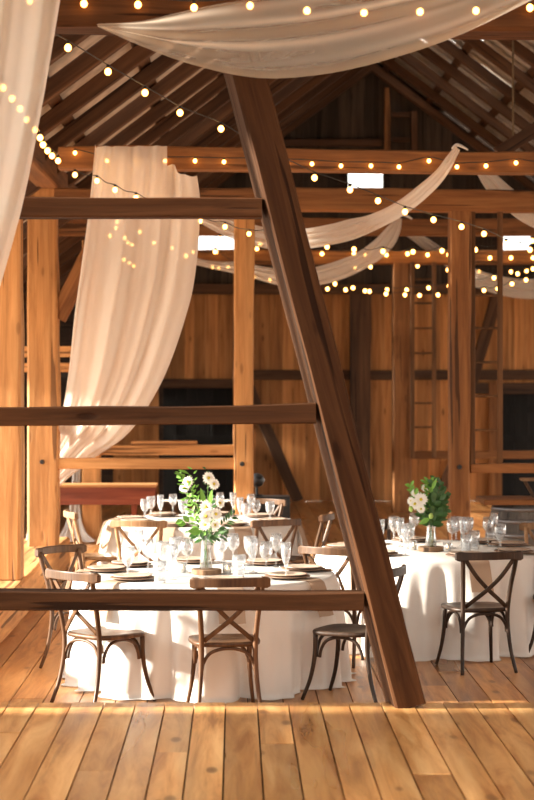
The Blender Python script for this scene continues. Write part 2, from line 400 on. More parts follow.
# roof: corrugated sheets in strips with narrow gaps, held by purlins on rafters
RY0, RY1, RSP = 8.3, YB, 1.27
def roof_pt(side, s, y, off=0):                      # s: distance down the slope from the ridge, off: below the deck
    c_, s_ = .8, .6
    x = 2.34 + side * (s * c_) - side * 0 ; z = 7.5 + .17 - s * s_
    return Vector((x - side * off * s_, y, z - off * c_))
def deck(side, seed, gapp):
    rn = random.Random(seed); bm = bmesh.new(); SL = 8.15
    y = 6.6 - .62 * 4  # roof left open before this row, unseen, for sky light on the floor
    while y < YB + .3:
        wy = .62; s = 0
        SL = 5.55 if side < 0 and 9.3 < y < 12.1 else 8.15        # unseen gap added in the left eave, sunlight for the leaning timber
        while s < SL:
            s2 = min(SL, s + rn.uniform(.7, 2.0)); g = rn.uniform(.03, .07) * (1 if side < 0 else 2) if rn.random() < gapp else -.01
            n = 8; top = []; 
            for q in range(n + 1):
                yy = y + (wy - g) * q / n; h = .012 * (1 if q % 2 else -1)
                top.append((bm.verts.new(roof_pt(side, s, yy, h)), bm.verts.new(roof_pt(side, s2, yy, h))))
            for (a, b), (c, d) in zip(top, top[1:]): bm.faces.new((a, b, d, c))
            s = s2
        y += wy
    return struct(obj('ceiling', bm, M_TIN))
deck(-1, 3, .16); deck(1, 4, .5)
yy = RY0
k = 0
while yy < RY1 - .1:
    for side, sn in ((-1, 'left'), (1, 'right')):
        timber('rafter', roof_pt(side, .08, yy, .16), roof_pt(side, 5.6 if side < 0 and 9.2 < yy < 12.6 else 8.1, yy, .16), .14, .14, M_RAFT,
               'dark rough rafter on the %s slope of the barn roof' % sn, 'rafter', 'rafters of the %s roof slope' % sn, up=(side * .6, 0, .8), wob=.006, seg=.8)
    yy += RSP; k += 1
for side, sn in ((-1, 'left'), (1, 'right')):
    s = .35
    while s < 8:
        timber('purlin', roof_pt(side, s, 12.75 if side < 0 and s > 5.55 else RY0 - .4, .05), roof_pt(side, s, RY1 - .05, .05), .13, .055, M_RAFT,
               'brown board running along the %s roof slope above the rafters' % sn, 'purlin', 'purlins of the %s roof slope' % sn, up=(side * .6, 0, .8), wob=.004, seg=2)
        s += .93

# ------------------------------------------------------------------ timber frames
YF, YA, YBn, YC, YD = 10.0, 16.6, 19.85, 24.4, 29.7
def hbeam(px0, px1, py0, py1, Y, dep, m, label, name='tie_beam', wob=.012, py0b=None, py1b=None):
    """beam whose front face lies at Y between these sight lines"""
    a, b = P(px0, (py0 + py1) / 2, Y), P(px1, ((py0b or py0) + (py1b or py1)) / 2, Y)
    a.y += dep / 2; b.y += dep / 2
    return timber(name, a, b, dep, (py1 - py0) * Y / FOC, m, label, 'beam', wob=wob)
def post(px0, px1, pytop, z0, Y, m, label, name='timber_post', wob=.01, dep=None):
    x0, x1 = pxx(px0, Y), pxx(px1, Y); wd = x1 - x0; dep = dep or wd
    return timber(name, ((x0 + x1) / 2, Y + dep / 2, z0), ((x0 + x1) / 2, Y + dep / 2, pz(pytop, Y)), dep, wd, m, label, 'post', up=(1, 0, 0), wob=wob)

# front frame on the raised floor
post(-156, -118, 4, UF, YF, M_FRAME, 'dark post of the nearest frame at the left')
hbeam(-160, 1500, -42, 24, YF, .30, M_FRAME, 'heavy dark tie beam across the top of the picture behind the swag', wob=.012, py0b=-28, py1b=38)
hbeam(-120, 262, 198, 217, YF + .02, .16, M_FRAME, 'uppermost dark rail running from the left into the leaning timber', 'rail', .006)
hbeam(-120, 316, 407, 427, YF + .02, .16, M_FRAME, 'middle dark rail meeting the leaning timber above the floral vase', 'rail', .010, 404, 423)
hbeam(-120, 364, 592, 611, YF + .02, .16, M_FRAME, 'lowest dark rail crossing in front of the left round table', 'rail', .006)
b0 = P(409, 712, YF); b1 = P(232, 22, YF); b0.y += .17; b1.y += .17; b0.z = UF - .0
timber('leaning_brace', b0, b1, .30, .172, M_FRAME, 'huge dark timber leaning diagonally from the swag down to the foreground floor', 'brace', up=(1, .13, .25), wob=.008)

# frame A
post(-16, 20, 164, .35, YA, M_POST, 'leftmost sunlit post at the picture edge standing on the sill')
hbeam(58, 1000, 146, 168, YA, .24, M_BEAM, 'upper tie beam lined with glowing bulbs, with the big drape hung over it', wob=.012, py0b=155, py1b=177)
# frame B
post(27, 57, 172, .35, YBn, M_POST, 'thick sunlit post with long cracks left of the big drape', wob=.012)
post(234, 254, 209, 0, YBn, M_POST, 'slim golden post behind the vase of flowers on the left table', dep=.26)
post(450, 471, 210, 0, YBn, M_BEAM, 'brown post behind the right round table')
hbeam(54, 870, 187, 209, YBn - .02, .26, M_BEAM, 'lower tie beam resting on the tall posts behind the string lights', wob=.012, py0b=191, py1b=213)
hbeam(57, 234, 458, 469, YBn + .05, .14, M_POST, 'low golden rail between the cracked post and the slim post', 'rail', .005)
hbeam(471, 860, 464, 473, YBn + .05, .12, M_BEAM, 'low brown rail from the right post to the picture edge', 'rail', .005)
for yq, nm in ((YF, 'nearest'), (YA, 'second'), (YBn, 'third'), (YC, 'fourth'), (YD, 'farthest')):
    timber('timber_post', (6.65, yq + .14, UF if yq == YF and False else 0), (6.65, yq + .14, 3.86), .26, .26, M_BEAM, '%s post of the right-hand row, beyond the picture edge' % nm, 'post', up=(1, 0, 0))
# longitudinal plate and sill on the left
timber('wall_plate', (-1.97, 9.5, 4.24), (-1.97, YB - .1, 4.24), .24, .26, M_BEAM, 'long wall plate running away above the left posts with a row of bulbs', 'beam')
timber('sill_beam', (-2.1, 11.0, .175), (-2.1, 21.2, .175), .5, .35, M_POST, 'broad low sill beam under the left posts', 'beam', wob=.01)
timber('knee_brace', P(57, 318, YBn + .12), P(118, 200, YBn + .12), .16, .19, M_BEAM, 'diagonal brace from the cracked post up to the tie beam behind the drape', 'brace', wob=.006, up=(1, 0, -.4))
# frame C
post(82, 101, 240, 0, YC, M_POST, 'golden post standing behind the red bench')
post(237, 253, 240, 0, YC, M_BEAM, 'post hidden in line behind the slim golden post')
hbeam(40, 755, 218, 235, YC, .24, M_BEAM, 'third tie beam back with a knotted swag end hung on it', wob=.01)
hbeam(101, 250, 445, 455, YC + .05, .14, M_POST, 'low golden rail behind the drape, one frame further back', 'rail', .005)
hbeam(-40, 82, 346, 357, YC + .05, .12, M_POST, 'upper short rail in the left aisle beside the cracked post', 'rail', .004)
hbeam(-40, 82, 363, 372, YC + .35, .12, M_POST, 'lower short rail in the left aisle beside the cracked post', 'rail', .004)
hbeam(131, 197, 441, 445, YC + .06, .20, M_POST, 'short loose board lying on the far low rail', 'board', .002)
# frame D
post(393, 411, 262, 0, YD, M_BEAM, 'far post beside the leftmost ladder')
post(233, 250, 262, 0, YD, M_BEAM, 'farthest inner post behind the slim golden post')
hbeam(30, 660, 250, 264, YD, .26, M_BEAM, 'fourth tie beam back in front of the gable wall with bulbs on it', wob=.01)
hbeam(411, 650, 451, 459, YD + .05, .12, M_BEAM, 'low rail from the far post towards the right doorway', 'rail', .004)
# back wall framing
hbeam(-60, 690, 284, 294, YB - .14, .13, M_RAFT, 'dark plate beam along the top of the pine wall', wob=.006)
hbeam(236, 620, 370, 380, YB - .09, .08, M_RAFT, 'brown girt across the pine wall right of the slim post', wob=.004)
hbeam(150, 236, 379, 388, YB - .09, .08, M_RAFT, 'dark lintel over the left doorway', 'lintel', .004)
hbeam(471, 620, 383, 394, YB - .09, .085, M_RAFT, 'brown lintel over the right doorway', 'lintel', .004)
post(350, 371, 294, 0, YB - .2, M_RAFT, 'dark post against the middle of the pine wall', dep=.1)
post(489, 502, 383, 0, YB - .1, M_BEAM, 'door post at the left of the right doorway', dep=.08)
timber('wall_brace', P(298, 501, YB - .12), P(242, 372, YB - .12), .09, .20, M_RAFT, 'dark diagonal brace on the pine wall left of the leaning timber', 'brace', up=(1, 0, .4), wob=.004)
timber('wall_brace', P(472, 382, YB - .14), P(497, 296, YB - .14), .09, .20, M_RAFT, 'dark diagonal brace high on the pine wall right of the brown post', 'brace', up=(1, 0, -.3), wob=.004)
timber('wall_brace', P(437, 500, YB - .14), P(455, 459, YB - .14), .09, .16, M_RAFT, 'short dark diagonal brace low on the pine wall beside the brown post', 'brace', up=(1, 0, -.3), wob=.004)
# gable framing
YG = YB - .14
timber('gable_stud', P(387, 165, YG), P(387, 88, YG), .1, .10, M_BEAM, 'pale stud in the middle of the gable', 'stud', up=(1, 0, 0))
timber('gable_stud', P(414, 165, YG), P(414, 112, YG), .1, .10, M_RAFT, 'dark stud right of the pale stud in the gable', 'stud', up=(1, 0, 0))
hbeam(392, 410, 112, 117, YG, .08, M_RAFT, 'upper short crossbar between the gable studs', 'crossbar', .002)
hbeam(392, 410, 137, 142, YG, .08, M_RAFT, 'lower short crossbar between the gable studs', 'crossbar', .002)
hbeam(285, 382, 139, 146, YG, .1, M_RAFT, 'dark crossbar at the left of the gable', 'crossbar', .004)
timber('roof_strut', P(498, 154, 17.5), P(548, 122, 17.5), .1, .12, M_RAFT, 'pale diagonal strut at the right edge above the tie beams', 'strut', up=(1, 0, 1))

# ladders
def ladder(label, xs, z0, z1, Y, rungs, r1, r2, m):
    x0, x1 = xs; t = thing('ladder', label, 'ladder', (x0, Y, z0))
    for x in (x0, x1):
        if x is None: continue
        bm = bmesh.new(); sweep(bm, [Vector((x - x0, 0, (z1 - z0) * i / 6)) for i in range(7)], r1, r1 * .7, up=(0, 1, 0), sq=True); obj('side_rail', bm, m, t)
    for z in rungs:
        bm = bmesh.new(); sweep(bm, [Vector((0, 0, z - z0)), Vector(((x1 - x0) * .5, 0, z - z0 - .004)), Vector((x1 - x0, 0, z - z0))], r2, k=8, up=(0, 1, 0)); obj('rung', bm, m, t)
YL1, YL2 = YD - .08, YBn + .08
ladder('narrow ladder against the far post, rising to the fourth tie beam', (pxx(412.5, YL1), pxx(434, YL1)), pz(458, YL1), pz(262, YL1), YL1, [pz(v, YL1) for v in (279, 303, 328, 353, 378, 403, 427)], .032, .016, M_LADDER)
ladder('ladder beside the brown post at the right, its slim rail reaching the tie beam', (pxx(472.5, YL2), pxx(500, YL2)), pz(464, YL2), pz(212, YL2), YL2, [pz(v, YL2) for v in (230, 262, 295, 328, 362, 396, 430)], .028, .014, M_LADDER)
bm = bmesh.new(); sweep(bm, [P(513, y, 20) for y in (28, 70, 110, 150)], .012, k=6); tag(obj('hanging_rope', bm, M_ROPE, None, True), 'dark rope hanging from the roof at the upper right', 'rope')

# iron latch plate on posts
for (px, py, Y, lb) in ((242, 464, YBn, 'dark iron bolt on the slim golden post at rail height'), (459.5, 467, YBn, 'dark iron bolt on the brown post at rail height'), (42, 462, YBn, 'dark iron bolt on the cracked post at rail height')):
    bm = bmesh.new(); p = P(px, py, Y); n = 6
    r = bmesh.ops.create_cone(bm, cap_ends=True, segments=6, radius1=.028, radius2=.022, depth=.03, matrix=Matrix.Translation(p + Vector((0, -.012, 0))) @ Matrix.Rotation(pi / 2, 4, 'X'))
    tag(obj('iron_bolt', bm, M_BLACK), lb, 'bolt')

# ------------------------------------------------------------------ chairs
def make_chair(m, label):
    t = thing('cross_back_chair', label, 'chair')
    # seat: rounded trapezoid, slightly dished
    bm = bmesh.new(); n = 36; rings = []
    def out(a, k):
        c, s = cos(a), sin(a); e = .55
        x = math.copysign(abs(c) ** e, c) * .222; y = math.copysign(abs(s) ** e, s) * .21
        x *= 1 + .10 * (y / .21) * .6
        return x * k, y * k + .0
    for k, z in ((.93, .432), (1.0, .437), (1.01, .452), (.985, .462), (.9, .464), (.6, .455), (.3, .452)):
        rings.append([bm.verts.new((*out(2 * pi * j / n, k), z)) for j in range(n)])
    for r0, r1 in zip(rings, rings[1:]):
        for j in range(n): bm.faces.new((r0[j], r0[(j + 1) % n], r1[(j + 1) % n], r1[j]))
    bm.faces.new(rings[-1]); bm.faces.new(rings[0][::-1]); obj('seat', bm, m, t, True)
    for s in (-1, 1):
        bm = bmesh.new()
        pts = cat([(s * .205, -.285, 0.004), (s * .185, -.235, .15), (s * .172, -.205, .32), (s * .170, -.205, .46), (s * .180, -.235, .62), (s * .195, -.275, .76), (s * .203, -.295, .845)], 26)
        sweep(bm, pts, .0155, .0155, up=(0, 1, 0), k=10, taper=lambda q: .8 + .3 * min(1, q * 2.2)); obj('leg', bm, m, t, True)
        bm = bmesh.new()
        pts = cat([(s * .215, .245, .004), (s * .193, .195, .15), (s * .18, .17, .30), (s * .178, .165, .435)], 16)
        sweep(bm, pts, .0155, .0155, up=(0, 1, 0), k=10, taper=lambda q: .78 + .3 * q); obj('leg', bm, m, t, True)
    # top rail
    bm = bmesh.new(); rings = []
    for i in range(25):
        q = i / 24; x = (q - .5) * .505; e = abs(q - .5) * 2
        y = -.345 + .065 * e * e; h = .030 + .004 * (e > .8) - .010 * max(0, (e - .93) / .07) ** 2; zc = .850 - .004 * e * e
        if e < .75: lo = .86
        else: lo = 1.0
        t_ = .012 + .006 * max(0, (e - .7) / .3)
        rings.append([bm.verts.new((x, y + dy * t_, zc + dz * h)) for dy, dz in ((-.8, -lo), (-1, -.75), (-1, .75), (-.7, 1), (.7, 1), (1, .75), (1, -.75), (.8, -lo))])
    for r0, r1 in zip(rings, rings[1:]):
        for j in range(8): bm.faces.new((r0[j], r1[j], r1[(j + 1) % 8], r0[(j + 1) % 8]))
    bm.faces.new(rings[0]); bm.faces.new(rings[-1][::-1]); obj('top_rail', bm, m, t)
    for s in (-1, 1):
        bm = bmesh.new()
        pts = cat([(s * .190, -.292, .835), (s * .095, -.278 - s * .006, .705), (0, -.255 - s * .008, .608), (-s * .085, -.230 - s * .004, .535), (-s * .155, -.205, .475)], 16)
        sweep(bm, pts, .0145, .006, up=(0, 1, 0), sq=True); obj('cross_slat', bm, m, t, True)
    # bentwood arches under the seat
    for (x0, y0, x1, y1) in ((-.168, -.200, .168, -.200), (-.172, .16, .172, .16), (-.172, -.17, -.178, .135), (.172, -.17, .178, .135)):
        bm = bmesh.new(); ctl = []
        for q, z in ((0, .285), (.03, .335), (.14, .392), (.32, .418), (.5, .424), (.68, .418), (.86, .392), (.97, .335), (1, .285)):
            ctl.append((x0 + (x1 - x0) * q, y0 + (y1 - y0) * q, z))
        sweep(bm, cat(ctl, 28), .011, .011, up=(0, 0, 1) if False else ((0, 1, 0) if abs(x1 - x0) > .1 else (1, 0, 0)), k=8); obj('seat_brace', bm, m, t, True)
    return t
protos = {}
def chair(kind, x, y, face, label, z=0.0):
    """face: heading of the sitter in degrees, 90 = away from the camera"""
    m = {'d': M_CH_D, 'm': M_CH_M, 'l': M_CH_L}[kind]; rz = radians(face - 90)
    if kind not in protos:
        t = protos[kind] = make_chair(m, label); t.location = (x, y, z); t.rotation_euler = (0, 0, rz); return t
    return dup(protos[kind], (x, y, z), rz, label)
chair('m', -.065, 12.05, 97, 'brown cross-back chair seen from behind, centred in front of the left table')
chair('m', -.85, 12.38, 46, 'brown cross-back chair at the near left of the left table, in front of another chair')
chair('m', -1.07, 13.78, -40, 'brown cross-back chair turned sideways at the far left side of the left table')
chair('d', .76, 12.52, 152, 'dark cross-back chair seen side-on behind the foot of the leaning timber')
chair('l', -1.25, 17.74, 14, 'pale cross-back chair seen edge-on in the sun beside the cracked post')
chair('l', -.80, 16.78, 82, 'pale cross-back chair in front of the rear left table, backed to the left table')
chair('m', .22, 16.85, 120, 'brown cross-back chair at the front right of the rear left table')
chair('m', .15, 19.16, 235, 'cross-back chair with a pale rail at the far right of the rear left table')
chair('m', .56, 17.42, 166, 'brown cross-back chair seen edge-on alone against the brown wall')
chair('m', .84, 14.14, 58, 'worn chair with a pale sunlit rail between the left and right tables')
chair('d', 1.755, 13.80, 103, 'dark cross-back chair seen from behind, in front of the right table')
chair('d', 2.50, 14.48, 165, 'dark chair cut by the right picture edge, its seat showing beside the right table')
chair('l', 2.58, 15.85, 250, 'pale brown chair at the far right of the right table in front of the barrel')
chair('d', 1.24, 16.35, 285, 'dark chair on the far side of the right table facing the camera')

# ------------------------------------------------------------------ tables
def make_table(label, cx, cy):
    t = thing('round_table', label, 'table', (cx, cy, 0))
    bm = bmesh.new(); lathe(bm, [(0, .722), (.90, .722), (.905, .735), (.90, .748), (0, .748)], 48); obj('tabletop', bm, M_CH_M, t)
    for a in (45, 135, 225, 315):
        bm = bmesh.new(); c, s = cos(radians(a)), sin(radians(a))
        sweep(bm, [Vector((.45 * c, .45 * s, .722)), Vector((.5 * c, .5 * s, .36)), Vector((.55 * c, .55 * s, .004))], .02, k=8, up=(0, 1, 0)); obj('leg', bm, M_METAL, t)
def tablecloth(label, cx, cy, seed, lobes=7):
    rn = random.Random(seed); bm = bmesh.new(); n = 264; rings = []
    ph = [rn.uniform(0, 6.28) for _ in range(6)]
    hem = [rn.uniform(-.03, .05) for _ in range(12)]
    def fold(a, h):                                   # h 0 at edge .. 1 at floor
        q = lobes * a + ph[0] + 1.1 * sin(2 * a + ph[1]) + .6 * sin(5 * a + ph[2])
        f = 1.5 * abs(sin(q)) ** .8 - .95 + .30 * sin(3 * a + ph[3]) + .16 * sin(4.6 * lobes * a + ph[4] + .9 * h + sin(q))
        return f
    rings.append([bm.verts.new((.45 * cos(2 * pi * j / n), .45 * sin(2 * pi * j / n), .7525)) for j in range(n)])
    rings.append([bm.verts.new((.895 * cos(2 * pi * j / n), .895 * sin(2 * pi * j / n), .7525)) for j in range(n)])
    prof = [(.0, .912, .745), (.03, .922, .725)] + [(i / 14, 0, 0) for i in range(1, 15)] + [(1.03, 0, 0)]
    for h, r, z in prof:
        ring = []
        for j in range(n):
            a = 2 * pi * j / n
            if r: rr, zz = r, z
            else:
                hh = min(h, 1); f = fold(a, hh)
                rr = .930 + .035 * hh + f * (.105 * hh ** .65) + (.02 if h > 1 else 0) * (1 + f)
                zz = .725 * (1 - hh) + .006
                if h >= 1: zz = .006 + .010 * abs(sin(5 * a + ph[5]))
            ring.append(bm.verts.new((rr * cos(a), rr * sin(a), zz)))
        rings.append(ring)
    for r0, r1 in zip(rings, rings[1:]):
        for j in range(n): bm.faces.new((r0[j], r0[(j + 1) % n], r1[(j + 1) % n], r1[j]))
    bm.faces.new(rings[0])
    o = obj('tablecloth', bm, M_LINEN, None, True, (cx, cy, 0)); tag(o, label, 'tablecloth')
TZ = .7535
T1c, T2c, T3c = (-.21, 13.30), (1.57, 15.10), (-.31, 18.10)
for (cx, cy), nm, sd_ in ((T1c, 'near left', 2), (T2c, 'right', 5), (T3c, 'rear left', 8)):
    make_table({'near left': 'round banquet table under the cloth at the near left, behind the lowest rail', 'right': 'round banquet table under the cloth at the right of the leaning timber',
                'rear left': 'round banquet table under the cloth farther back in front of the red bench'}[nm], cx, cy)
    tablecloth({'near left': 'bright white floor-length cloth on the near left table', 'right': 'shaded white floor-length cloth on the right table', 'rear left': 'white floor-length cloth on the rear left table'}[nm], cx, cy, sd_)

# place settings: napkin hanging over the edge, charger, plate
def napkin_mesh():
    bm = bmesh.new(); rows = []
    for i in range(19):
        q = i / 18; row = []
        # path: lies on top from r=.58, bends over the edge, hangs
        s = q * .56
        for j in range(9):
            v = (j / 8 - .5) * .155 * (1 + .15 * q)
            if s < .325: r, z = .60 + s, .0045
            else:
                d = s - .325; r = .933 + .006 * min(1, d / .03) + .004 * sin(12 * v + 8 * d) + d * .34; z = .002 - d
            row.append(bm.verts.new((r, v, z + .0015 * sin(30 * v + 10 * q))))
        rows.append(row)
    for r0, r1 in zip(rows, rows[1:]):
        for j in range(8): bm.faces.new((r0[j], r0[j + 1], r1[j + 1], r1[j]))
    return bm
nap0 = plate0 = char0 = None
def setting(tc, ang, where):
    global nap0, plate0, char0
    cx, cy = tc; a = radians(ang); loc = (cx, cy, TZ)
    lab = 'taupe napkin hanging over the edge of the %s table' % where
    if nap0 is None: nap0 = obj('napkin', napkin_mesh(), M_NAP, None, True); n = nap0
    else: n = nap0.copy(); C.objects.link(n)
    n.location = loc; n.rotation_euler = (0, 0, a); tag(n, lab, 'napkin', 'napkins on the %s table' % where)
    px_, py_ = cx + .70 * cos(a), cy + .70 * sin(a)
    if char0 is None:
        bm = bmesh.new(); lathe(bm, [(0, 0), (.10, 0), (.155, .010), (.158, .014), (.15, .016), (.10, .008), (0, .008)], 40); char0 = obj('charger_plate', bm, M_CHARGE, None, True); c = char0
        bm = bmesh.new(); lathe(bm, [(0, 0), (.07, 0), (.095, .004), (.132, .016), (.136, .019), (.130, .021), (.092, .010), (.07, .007), (0, .007)], 40); plate0 = obj('dinner_plate', bm, M_PLATE, None, True); p = plate0
    else:
        c = char0.copy(); p = plate0.copy(); C.objects.link(c); C.objects.link(p)
    c.location = (px_, py_, TZ + .0065); p.location = (px_, py_, TZ + .0155)
    tag(c, 'dark woven charger under a plate on the %s table' % where, 'charger', 'chargers on the %s table' % where)
    tag(p, 'taupe dinner plate on a dark charger on the %s table' % where, 'plate', 'dinner plates on the %s table' % where)
for a in (-79, -134, 176, 142, 98, 52, 8, -36): setting(T1c, a, 'near left')
for a in (-74, -132, 178, 136, 98, 50, 22, -30): setting(T2c, a, 'right')
for a in (-110, -66, -155, 172, 125, 80, 38, -14): setting(T3c, a, 'rear left')

# glassware
def glass_mesh(kind):
    bm = bmesh.new()
    pr = {'wine': [(0, 0), (.034, .001), (.033, .004), (.006, .010), (.0045, .03), (.0045, .095), (.010, .108), (.030, .125), (.041, .150), (.042, .175), (.036, .225), (.0345, .225), (.040, .175), (.039, .150), (.028, .128), (.006, .112), (0, .111)],
          'goblet': [(0, 0), (.036, .001), (.034, .005), (.010, .012), (.007, .03), (.009, .05), (.007, .065), (.022, .080), (.036, .105), (.041, .140), (.043, .195), (.041, .195), (.039, .140), (.033, .108), (.018, .086), (0, .080)],
          'flute': [(0, 0), (.031, .001), (.030, .004), (.006, .010), (.0045, .03), (.005, .070), (.016, .095), (.027, .130), (.031, .170), (.033, .225), (.0315, .225), (.029, .170), (.025, .132), (.013, .098), (0, .090)],
          'tumbler': [(0, 0), (.032, 0), (.034, .01), (.039, .08), (.042, .140), (.040, .140), (.037, .08), (.031, .014), (0, .012)]}[kind]
    k = 24
    lathe(bm, pr, k)
    if kind in ('goblet', 'tumbler', 'flute'):       # cut facets: fluted outer wall
        for v in bm.verts:
            r = sqrt(v.co.x ** 2 + v.co.y ** 2); lo, hi = {'goblet': (.075, .15), 'tumbler': (.005, .10), 'flute': (.09, .16)}[kind]
            if lo < v.co.z < hi and r > .012:
                a = atan2(v.co.y, v.co.x); f = 1 + .07 * (1 if round(a / (2 * pi / k)) % 2 else -1)
                v.co.x *= f; v.co.y *= f
    return bm
gp = {}
names = {'wine': ('wine_glass', 'clear round-bowled wine glass'), 'goblet': ('water_goblet', 'cut-glass water goblet'), 'flute': ('champagne_flute', 'tall cut-glass flute'), 'tumbler': ('tumbler', 'short cut-glass tumbler')}
def put_glass(kind, p, where, sc=1):
    if kind not in gp: gp[kind] = obj(names[kind][0], glass_mesh(kind), M_GLASS if kind == 'wine' else M_CUT, None, True); o = gp[kind]
    else: o = gp[kind].copy(); C.objects.link(o)
    o.location = (p.x, p.y, TZ + .0005); o.scale = (sc, sc, sc)
    tag(o, '%s standing on the %s table' % (names[kind][1], where), 'glass', '%ss on the %s table' % (names[kind][0].replace('_', ' '), where))
for k_, x, y in (('goblet', 128, 577), ('wine', 148, 574), ('tumbler', 160, 583), ('flute', 172.5, 580), ('wine', 187, 573), ('flute', 139, 563), ('goblet', 176, 566), ('goblet', 163, 571),
                 ('wine', 233, 567), ('tumbler', 239, 577), ('flute', 253, 573), ('wine', 266, 577), ('flute', 286, 578), ('goblet', 250, 565), ('wine', 276, 567), ('goblet', 222, 562)):
    put_glass(k_, PZ(x, y, TZ), 'near left', 1.08)
for k_, x, y in (('flute', 380.5, 549), ('flute', 400, 547), ('flute', 405.5, 556), ('goblet', 394, 541), ('wine', 414, 541), ('goblet', 456, 541), ('flute', 463, 546), ('wine', 452, 548), ('goblet', 468, 542),
                 ('tumbler', 474, 549), ('tumbler', 466, 553), ('wine', 488, 546), ('goblet', 500, 549), ('flute', 494, 541), ('goblet', 409, 549)):
    put_glass(k_, PZ(x, y, TZ), 'right', 1.05)
for k_, x, y in (('goblet', 145, 519), ('goblet', 151, 516), ('flute', 160.5, 518), ('wine', 173, 517), ('goblet', 183, 520), ('wine', 220, 515), ('flute', 240, 521), ('goblet', 246, 524), ('wine', 251, 517), ('flute', 233, 515), ('goblet', 270, 522), ('tumbler', 190, 524), ('wine', 256, 524), ('flute', 212, 522)):
    put_glass(k_, PZ(x, y, TZ), 'rear left', 1.0)

# votive candles
def votive(p, label):
    t = thing('votive_candle', label, 'candle', (p.x, p.y, TZ + .0005))
    bm = bmesh.new(); lathe(bm, [(0, 0), (.028, 0), (.034, .075), (.032, .075), (.026, .006), (0, .006)], 20); obj('glass_cup', bm, M_CUT, t, True)
    bm = bmesh.new(); lathe(bm, [(0, .007), (.024, .007), (.025, .028), (0, .030)], 16); obj('wax', bm, M_CANDLE, t, True)
    bm = bmesh.new(); lathe(bm, [(0, .031), (.005, .038), (.006, .044), (.003, .056), (0, .064)], 10); obj('flame', bm, M_WAX, t, True)
votive(PZ(227, 574, TZ), 'lit votive candle right of the wood slice on the near left table')
votive(PZ(182, 573, TZ), 'lit votive candle left of the wood slice on the near left table')
votive(PZ(447, 552, TZ), 'lit votive candle right of the wood slice on the right table')
votive(PZ(413, 550, TZ), 'lit votive candle left of the wood slice on the right table')

# ------------------------------------------------------------------ wood slices, vases, flowers
def slice_(p, r, label):
    bm = bmesh.new(); n = 32; rn = random.Random(int(p.y * 10)); rad = [r * (1 + .05 * sin(3 * 2 * pi * j / n + p.y) + rn.uniform(-.02, .02)) for j in range(n)]
    rings = [[bm.verts.new((rad[j] * k * cos(2 * pi * j / n), rad[j] * k * sin(2 * pi * j / n), z)) for j in range(n)] for k, z in ((.98, 0), (1, .004), (1, .030), (.985, .034))]
    for r0, r1 in zip(rings, rings[1:]):
        for j in range(n): bm.faces.new((r0[j], r0[(j + 1) % n], r1[(j + 1) % n], r1[j]))
    bm.faces.new(rings[0][::-1]); bm.faces.new(rings[-1])
    tag(obj('wood_slice', bm, M_SLICE, None, False, (p.x, p.y, TZ + .0005)), label, 'wood slice')
def vase(p, label, h=.24):
    t = thing('glass_vase', label, 'vase', (p.x, p.y, TZ + .036))
    k = h / .24
    bm = bmesh.new(); lathe(bm, [(0, 0), (.043, 0), (.046, .01), (.040, .08 * k), (.033, .16 * k), (.036, .19 * k), (.052, .24 * k), (.050, .24 * k), (.034, .19 * k), (.031, .16 * k), (.037, .08 * k), (.042, .012), (0, .012)], 28); obj('vase_body', bm, M_GLASS, t, True)
    bm = bmesh.new(); lathe(bm, [(0, .014), (.040, .014), (.0365, .08 * k), (.0325, .13 * k), (0, .13 * k)], 24); obj('water', bm, M_WATER, t, True)
    bm = bmesh.new(); lathe(bm, [(.0345, .158 * k), (.038, .160 * k), (.038, .164 * k), (.0345, .166 * k)], 24); obj('neck_ring', bm, M_GLASS, t, True)
def leaf(bm, p, d, ln, wd, up=Vector((0, 0, 1)), bend=.25):
    d = d.normalized(); s = d.cross(up); s = s.normalized() if s.length > .01 else Vector((1, 0, 0)); n = s.cross(d)
    pr = [(0, .05), (.2, .62), (.45, 1), (.7, .75), (.9, .3), (1, .02)]; rows = []
    for t, w_ in pr:
        c = p + d * ln * t - n * ln * bend * t * t * (1 if True else 0)
        rows.append((bm.verts.new(c - s * wd * w_ + n * wd * .25 * w_), bm.verts.new(c), bm.verts.new(c + s * wd * w_ + n * wd * .25 * w_)))
    for a, b in zip(rows, rows[1:]):
        bm.faces.new((a[0], a[1], b[1], b[0])); bm.faces.new((a[1], a[2], b[2], b[1]))
